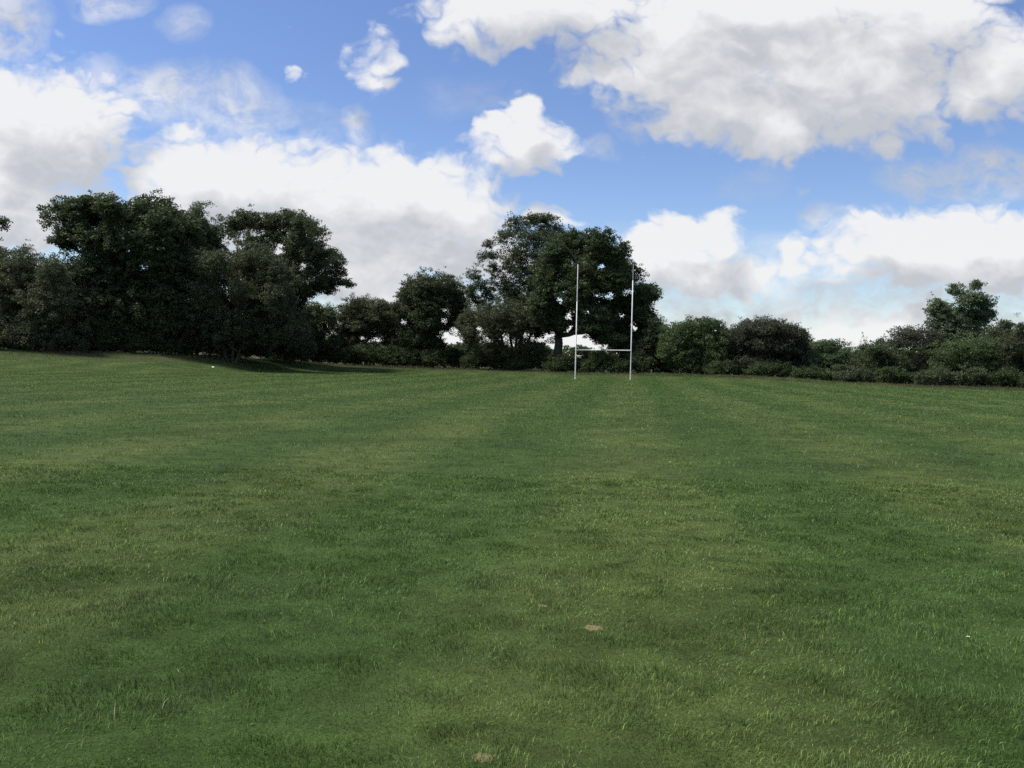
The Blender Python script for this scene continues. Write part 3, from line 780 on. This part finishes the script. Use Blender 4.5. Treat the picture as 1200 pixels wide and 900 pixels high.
# ------------------------------------------------------------------ small things in the grass
def disc_petals(n, r0, r1, z):
    V, Q = [], []
    for k in range(n):
        a0 = 2 * math.pi * k / n
        w = .42 * 2 * math.pi / n
        V += [(r0 * math.cos(a0), r0 * math.sin(a0), z), (r1 * .7 * math.cos(a0 - w), r1 * .7 * math.sin(a0 - w), z + .002), (r1 * math.cos(a0), r1 * math.sin(a0), z + .0015), (r1 * .7 * math.cos(a0 + w), r1 * .7 * math.sin(a0 + w), z + .002)]
        Q.append((4 * k, 4 * k + 1, 4 * k + 2, 4 * k + 3))
    return np.array(V), np.array(Q)
PETAL = flat_mat('white_petals', (.78, .78, .75))
YELLOW = flat_mat('flower_middle', (.6, .42, .05))
STEMG = flat_mat('flower_stem', (.07, .12, .04))
for px, py, s, lab in ((1134, 759, .9, 'tiny white daisy in the near grass at the right'), (785, 546, 1.7, 'tiny white daisy in mid field below the right goal post')):
    b = on_flat(px, py)
    r_ = empty('daisy', (b[0], b[1], float(ground_z(b[0], b[1]))))
    tag(r_, lab, 'flower', 'daisies in the turf')
    hgt = .06
    link('stem', tubes_mesh('stem', [(np.array([(0, 0, 0), (.004, .002, hgt * .5), (0, 0, hgt)]), np.array([.0012, .0011, .001]))], 6), STEMG, r_)
    V, Q = disc_petals(14, .003, .012 * s, hgt)
    h = link('flower_head', np_mesh('flower_head', V, Q, 4), PETAL, r_)
    link('flower_disc', tubes_mesh('flower_disc', [(np.array([(0, 0, hgt), (0, 0, hgt + .004), (0, 0, hgt + .006)]), np.array([.004, .0035, .0005]) * s)], 8), YELLOW, h)

b = at(250, 428, 78.)
px_, py_ = b[0], 78.
V, Q = [], []
k = 7
for iy in range(k):
    for ix in range(k):
        V.append(((ix - 3) * .035 + rng.normal(0, .008), (iy - 3) * .03 + rng.normal(0, .008), .06 + rng.uniform(0, .09) + .05 * math.cos(ix) * math.sin(iy * 1.3)))
for iy in range(k - 1):
    for ix in range(k - 1):
        Q.append((iy * k + ix, iy * k + ix + 1, (iy + 1) * k + ix + 1, (iy + 1) * k + ix))
so = link('litter_scrap', np_mesh('litter_scrap', np.array(V), np.array(Q), 4), PETAL)
sm = so.modifiers.new('thickness', 'SOLIDIFY'); sm.thickness = .004
so.location = (px_, py_, float(ground_z(px_, py_)) + .06)
tag(so, 'small crumpled white scrap lying on the rough bank below the left trees', 'litter')

# ------------------------------------------------------------------ sky and light
AZ, EL = R(-84), R(60)
SUN = Vector((math.sin(AZ) * math.cos(EL), math.cos(AZ) * math.cos(EL), math.sin(EL)))
sl = bpy.data.lights.new('sun', 'SUN')
sl.energy = 4.0
sl.angle = R(13)
sl.color = (1.0, .95, .88)
so_ = bpy.data.objects.new('sun', sl)
COL.objects.link(so_)
so_.rotation_euler = (-SUN).to_track_quat('-Z', 'Y').to_euler()

w = bpy.data.worlds.new('World')
scene.world = w
w.use_nodes = True
nt = w.node_tree
N, L = nt.nodes, nt.links
N.clear()
STR = .10

def vm(nt, op, a, b=None, scale=None):
    n = nt.nodes.new('ShaderNodeVectorMath'); n.operation = op
    for k, v in enumerate((a, b)):
        if v is None: continue
        if isinstance(v, (tuple, list)): n.inputs[k].default_value = v
        else: nt.links.new(v, n.inputs[k])
    if scale is not None:
        if isinstance(scale, (int, float)): n.inputs['Scale'].default_value = scale
        else: nt.links.new(scale, n.inputs['Scale'])
    return n.outputs['Value'] if op in ('DOT_PRODUCT', 'LENGTH') else n.outputs[0]

def ma(nt, op, a, b=None, c=None, clamp=False):
    n = nt.nodes.new('ShaderNodeMath'); n.operation = op; n.use_clamp = clamp
    for k, v in enumerate((a, b, c)):
        if v is None: continue
        if isinstance(v, (int, float)): n.inputs[k].default_value = v
        else: nt.links.new(v, n.inputs[k])
    return n.outputs[0]

def mrange(nt, v, a, b, c=0., d=1., smooth=True):
    n = nt.nodes.new('ShaderNodeMapRange')
    n.interpolation_type = 'SMOOTHSTEP' if smooth else 'LINEAR'
    nt.links.new(v, n.inputs['Value'])
    n.inputs['From Min'].default_value = a; n.inputs['From Max'].default_value = b
    n.inputs['To Min'].default_value = c; n.inputs['To Max'].default_value = d
    return n.outputs[0]

# clouds: (px, py, rx, ry, weight) of each cloud bank, turned into world directions
CL = [
    # big bank overhead right
    (640, 8, 140, 42, 1), (560, 20, 60, 34, .8), (800, 50, 120, 70, 1), (850, 110, 90, 55, 1), (960, 70, 150, 100, 1.1), (915, 150, 60, 42, 1), (1010, 120, 90, 55, 1), (1060, 20, 90, 55, 1),
    (1170, 85, 60, 55, .95), (1130, 50, 50, 30, .8), (900, 0, 260, 40, 1),
    # left bank
    (40, 130, 100, 62, 1.05), (90, 170, 62, 58, 1), (10, 200, 110, 60, 1), (20, 255, 70, 45, 1),
    # long middle bank
    (235, 200, 85, 52, 1), (300, 215, 110, 60, 1.1), (400, 240, 110, 62, 1.05), (470, 230, 80, 58, 1.05), (530, 250, 70, 56, 1), (430, 300, 150, 55, 1), (230, 250, 90, 40, 1), (330, 290, 110, 50, 1), (560, 300, 70, 40, 1), (90, 130, 70, 50, 1), (440, 335, 90, 25, 1),
    # small puffs
    (437, 78, 30, 26, .9), (450, 58, 22, 26, .86), (337, 78, 7, 11, .7), (580, 174, 36, 26, .9), (612, 136, 28, 30, .95), (608, 165, 40, 38, 1), (640, 165, 30, 30, .95), (648, 252, 34, 14, .8),
    # right low banks
    (800, 285, 60, 34, 1.05), (845, 280, 34, 34, 1.05), (770, 295, 50, 34, .95), (830, 322, 100, 28, .95), (1000, 300, 90, 30, .9), (1060, 285, 90, 38, 1), (1110, 268, 60, 34, 1.1), (1170, 285, 70, 40, 1.05), (1130, 310, 130, 38, 1), (920, 318, 50, 18, .8),
    # thin veils near the skyline
    (790, 366, 70, 12, .6), (1020, 378, 140, 26, .8), (1090, 362, 60, 16, .7), (880, 385, 110, 24, .55), (700, 385, 160, 30, .7), (1180, 345, 60, 16, .6), (500, 370, 200, 40, .8),
    (430, 398, 260, 26, 1), (690, 408, 130, 20, 1.1), (1000, 400, 200, 20, .8),
]

VEIL = [(180, 108, 70, 34, .9), (275, 130, 55, 46, .8), (130, 90, 50, 26, .6), (745, 130, 36, 28, .8), (418, 145, 22, 22, .9), (700, 170, 26, 14, .5), (965, 265, 30, 22, .9), (1095, 205, 60, 26, 1.), (1170, 198, 60, 30, 1.1),
        (5, 25, 50, 60, .9), (130, -2, 46, 18, .7), (218, 30, 26, 22, .5), (880, 215, 40, 20, .3), (620, 330, 300, 60, .5), (1000, 345, 300, 60, .9), (950, 392, 400, 50, 1.2), (320, 150, 70, 40, .5), (560, 110, 60, 30, .25)]
grp = bpy.data.node_groups.new('cloud_field', 'ShaderNodeTree')
grp.interface.new_socket('Dir', in_out='INPUT', socket_type='NodeSocketVector')
grp.interface.new_socket('Density', in_out='OUTPUT', socket_type='NodeSocketFloat')
grp.interface.new_socket('Soft', in_out='OUTPUT', socket_type='NodeSocketFloat')
grp.interface.new_socket('Veil', in_out='OUTPUT', socket_type='NodeSocketFloat')
gi, go_ = grp.nodes.new('NodeGroupInput'), grp.nodes.new('NodeGroupOutput')
P = gi.outputs[0]                                   # (u, v, 0) tangent coordinates of the direction
wn = grp.nodes.new('ShaderNodeTexNoise'); wn.inputs['Scale'].default_value = 9; wn.inputs['Detail'].default_value = 3
grp.links.new(P, wn.inputs['Vector'])
warp = vm(grp, 'SCALE', vm(grp, 'SUBTRACT', wn.outputs['Color'], (.5, .5, .5)), scale=.06)
wn2 = grp.nodes.new('ShaderNodeTexNoise'); wn2.inputs['Scale'].default_value = 34; wn2.inputs['Detail'].default_value = 4
grp.links.new(P, wn2.inputs['Vector'])
warp2 = vm(grp, 'SCALE', vm(grp, 'SUBTRACT', wn2.outputs['Color'], (.5, .5, .5)), scale=.022)
PW = vm(grp, 'ADD', vm(grp, 'ADD', P, warp), warp2)
acc = None
for px, py, rx, ry, wt in CL:
    wt = wt * (.38 if wt < .5 else .6 if wt < .7 else .85 if wt < .95 else 1.15)
    d = ray(px, py)
    c = (d[0] / d[1], d[2] / d[1], 0)
    q = vm(grp, 'MULTIPLY', vm(grp, 'SUBTRACT', PW, c), (F / rx / 1.22, F / ry / 1.22, 0))
    e = ma(grp, 'MULTIPLY_ADD', vm(grp, 'DOT_PRODUCT', q, q), -wt, wt)
    if acc is None: acc = e
    else:
        n = grp.nodes.new('ShaderNodeMath'); n.operation = 'SMOOTH_MAX'
        grp.links.new(acc, n.inputs[0]); grp.links.new(e, n.inputs[1]); n.inputs[2].default_value = .25
        acc = n.outputs[0]
acc = ma(grp, 'MAXIMUM', acc, -.6)
f1 = grp.nodes.new('ShaderNodeTexNoise'); f1.inputs['Scale'].default_value = 11; f1.inputs['Detail'].default_value = 5; f1.inputs['Roughness'].default_value = .56
mpn = grp.nodes.new('ShaderNodeMapping'); mpn.inputs['Scale'].default_value = (1, 1.5, 1)
grp.links.new(PW, mpn.inputs[0]); grp.links.new(mpn.outputs[0], f1.inputs['Vector'])
f2 = grp.nodes.new('ShaderNodeTexNoise'); f2.inputs['Scale'].default_value = 17; f2.inputs['Detail'].default_value = 2.5; f2.inputs['Roughness'].default_value = .5
grp.links.new(mpn.outputs[0], f2.inputs['Vector'])
bil = ma(grp, 'ABSOLUTE', ma(grp, 'SUBTRACT', f2.outputs[0], .5))
f3 = grp.nodes.new('ShaderNodeTexNoise'); f3.inputs['Scale'].default_value = 40; f3.inputs['Detail'].default_value = 5; f3.inputs['Roughness'].default_value = .6
grp.links.new(mpn.outputs[0], f3.inputs['Vector'])
dn = ma(grp, 'ADD', ma(grp, 'ADD', ma(grp, 'MULTIPLY_ADD', f1.outputs[0], 1.9, -.95), ma(grp, 'MULTIPLY_ADD', bil, 3.4, -.30)), ma(grp, 'MULTIPLY_ADD', f3.outputs[0], .8, -.4))
tot = ma(grp, 'ADD', acc, dn)
grp.links.new(tot, go_.inputs[0])
va = None
for px, py, rx, ry, wt in VEIL:
    d = ray(px, py)
    q = vm(grp, 'MULTIPLY', vm(grp, 'SUBTRACT', PW, (d[0] / d[1], d[2] / d[1], 0)), (F / rx / 1.25, F / ry / 1.25, 0))
    e = ma(grp, 'MULTIPLY_ADD', vm(grp, 'DOT_PRODUCT', q, q), -wt, wt, clamp=True)
    va = e if va is None else ma(grp, 'MAXIMUM', va, e)
va = ma(grp, 'MULTIPLY', va, ma(grp, 'MULTIPLY_ADD', ma(grp, 'ADD', f1.outputs[0], f3.outputs[0]), 2.4, -1.7, clamp=True))
grp.links.new(ma(grp, 'MULTIPLY', va, .92, clamp=True), go_.inputs[2])
grp.links.new(ma(grp, 'ADD', acc, ma(grp, 'ADD', ma(grp, 'MULTIPLY_ADD', f1.outputs[0], 1.5, -.75), ma(grp, 'MULTIPLY', bil, 1.3))), go_.inputs[1])

tcw = N.new('ShaderNodeTexCoord')
sx = N.new('ShaderNodeSeparateXYZ'); L.new(tcw.outputs['Generated'], sx.inputs[0])
yy = ma(nt, 'MAXIMUM', sx.outputs['Y'], .12)
cx = N.new('ShaderNodeCombineXYZ')
L.new(ma(nt, 'DIVIDE', sx.outputs['X'], yy), cx.inputs[0]); L.new(ma(nt, 'DIVIDE', sx.outputs['Z'], yy), cx.inputs[1])
UV = cx.outputs[0]
g0 = N.new('ShaderNodeGroup'); g0.node_tree = grp; L.new(UV, g0.inputs[0])
g1 = N.new('ShaderNodeGroup'); g1.node_tree = grp
L.new(vm(nt, 'ADD', UV, (-.022, .052, 0)), g1.inputs[0])
# rest of the sky dome (out of the photograph): broken cloud of the same kind
gn = N.new('ShaderNodeTexNoise'); gn.inputs['Scale'].default_value = 2.6; gn.inputs['Detail'].default_value = 8
L.new(tcw.outputs['Generated'], gn.inputs['Vector'])
gen = ma(nt, 'MULTIPLY_ADD', gn.outputs[0], 4.0, -2.0)
inpic = ma(nt, 'MULTIPLY', mrange(nt, sx.outputs['Y'], .55, .75), mrange(nt, sx.outputs['Z'], .58, .46))
def mixf(f, a, b):
    n = N.new('ShaderNodeMix'); n.data_type = 'FLOAT'
    L.new(f, n.inputs['Factor'])
    for v, s in ((a, 'A'), (b, 'B')):
        if isinstance(v, (int, float)): n.inputs[s].default_value = v
        else: L.new(v, n.inputs[s])
    return n.outputs[0]
D0 = mixf(inpic, gen, g0.outputs[0])
S0 = mixf(inpic, gen, g0.outputs[1])
S1 = mixf(inpic, gen, g1.outputs[1])
alpha = ma(nt, 'MAXIMUM', mrange(nt, D0, -.16, .72), ma(nt, 'MULTIPLY', g0.outputs[2], inpic))
lit = ma(nt, 'SUBTRACT', S0, S1)                    # brighter where the cloud thins towards the light
lit = mrange(nt, lit, -.9, 1.1)
thick = mrange(nt, D0, .25, 1.1)
shade = ma(nt, 'MULTIPLY_ADD', lit, .40, .60)
shade = ma(nt, 'SUBTRACT', shade, ma(nt, 'MULTIPLY', ma(nt, 'SUBTRACT', 1.0, lit), ma(nt, 'MULTIPLY', thick, .12)))
cc = N.new('ShaderNodeMix'); cc.data_type = 'RGBA'
L.new(mrange(nt, shade, .60, .92, smooth=False), cc.inputs['Factor'])
cc.inputs['A'].default_value = (.35 / STR, .363 / STR, .387 / STR, 1)
cc.inputs['B'].default_value = (.565 / STR, .565 / STR, .57 / STR, 1)
sky = N.new('ShaderNodeTexSky'); sky.sky_type = 'NISHITA'; sky.sun_disc = False
sky.sun_elevation = EL; sky.sun_rotation = AZ % (2 * math.pi)
sky.air_density = 1.0; sky.dust_density = .05; sky.ozone_density = 3.2
fin = N.new('ShaderNodeMix'); fin.data_type = 'RGBA'
L.new(ma(nt, 'MULTIPLY', alpha, .97), fin.inputs['Factor'])
hsv = N.new('ShaderNodeHueSaturation'); hsv.inputs['Hue'].default_value = .512; hsv.inputs['Saturation'].default_value = 1.08; hsv.inputs['Value'].default_value = .92
L.new(sky.outputs[0], hsv.inputs['Color'])
L.new(hsv.outputs[0], fin.inputs['A']); L.new(cc.outputs['Result'], fin.inputs['B'])
bg = N.new('ShaderNodeBackground'); bg.inputs['Strength'].default_value = STR
L.new(fin.outputs['Result'], bg.inputs['Color'])
wo = N.new('ShaderNodeOutputWorld'); L.new(bg.outputs[0], wo.inputs[0])
w.cycles.sampling_method = 'MANUAL'
w.cycles.sample_map_resolution = 512

# ------------------------------------------------------------------ render settings
vs = scene.view_settings
vs.view_transform = 'Standard'; vs.look = 'None'; vs.exposure = .66; vs.gamma = 1; vs.use_curve_mapping = False
cy = scene.cycles
cy.max_bounces = 5; cy.diffuse_bounces = 3; cy.glossy_bounces = 2; cy.transmission_bounces = 3
cy.use_denoising = False
scene.render.film_transparent = False
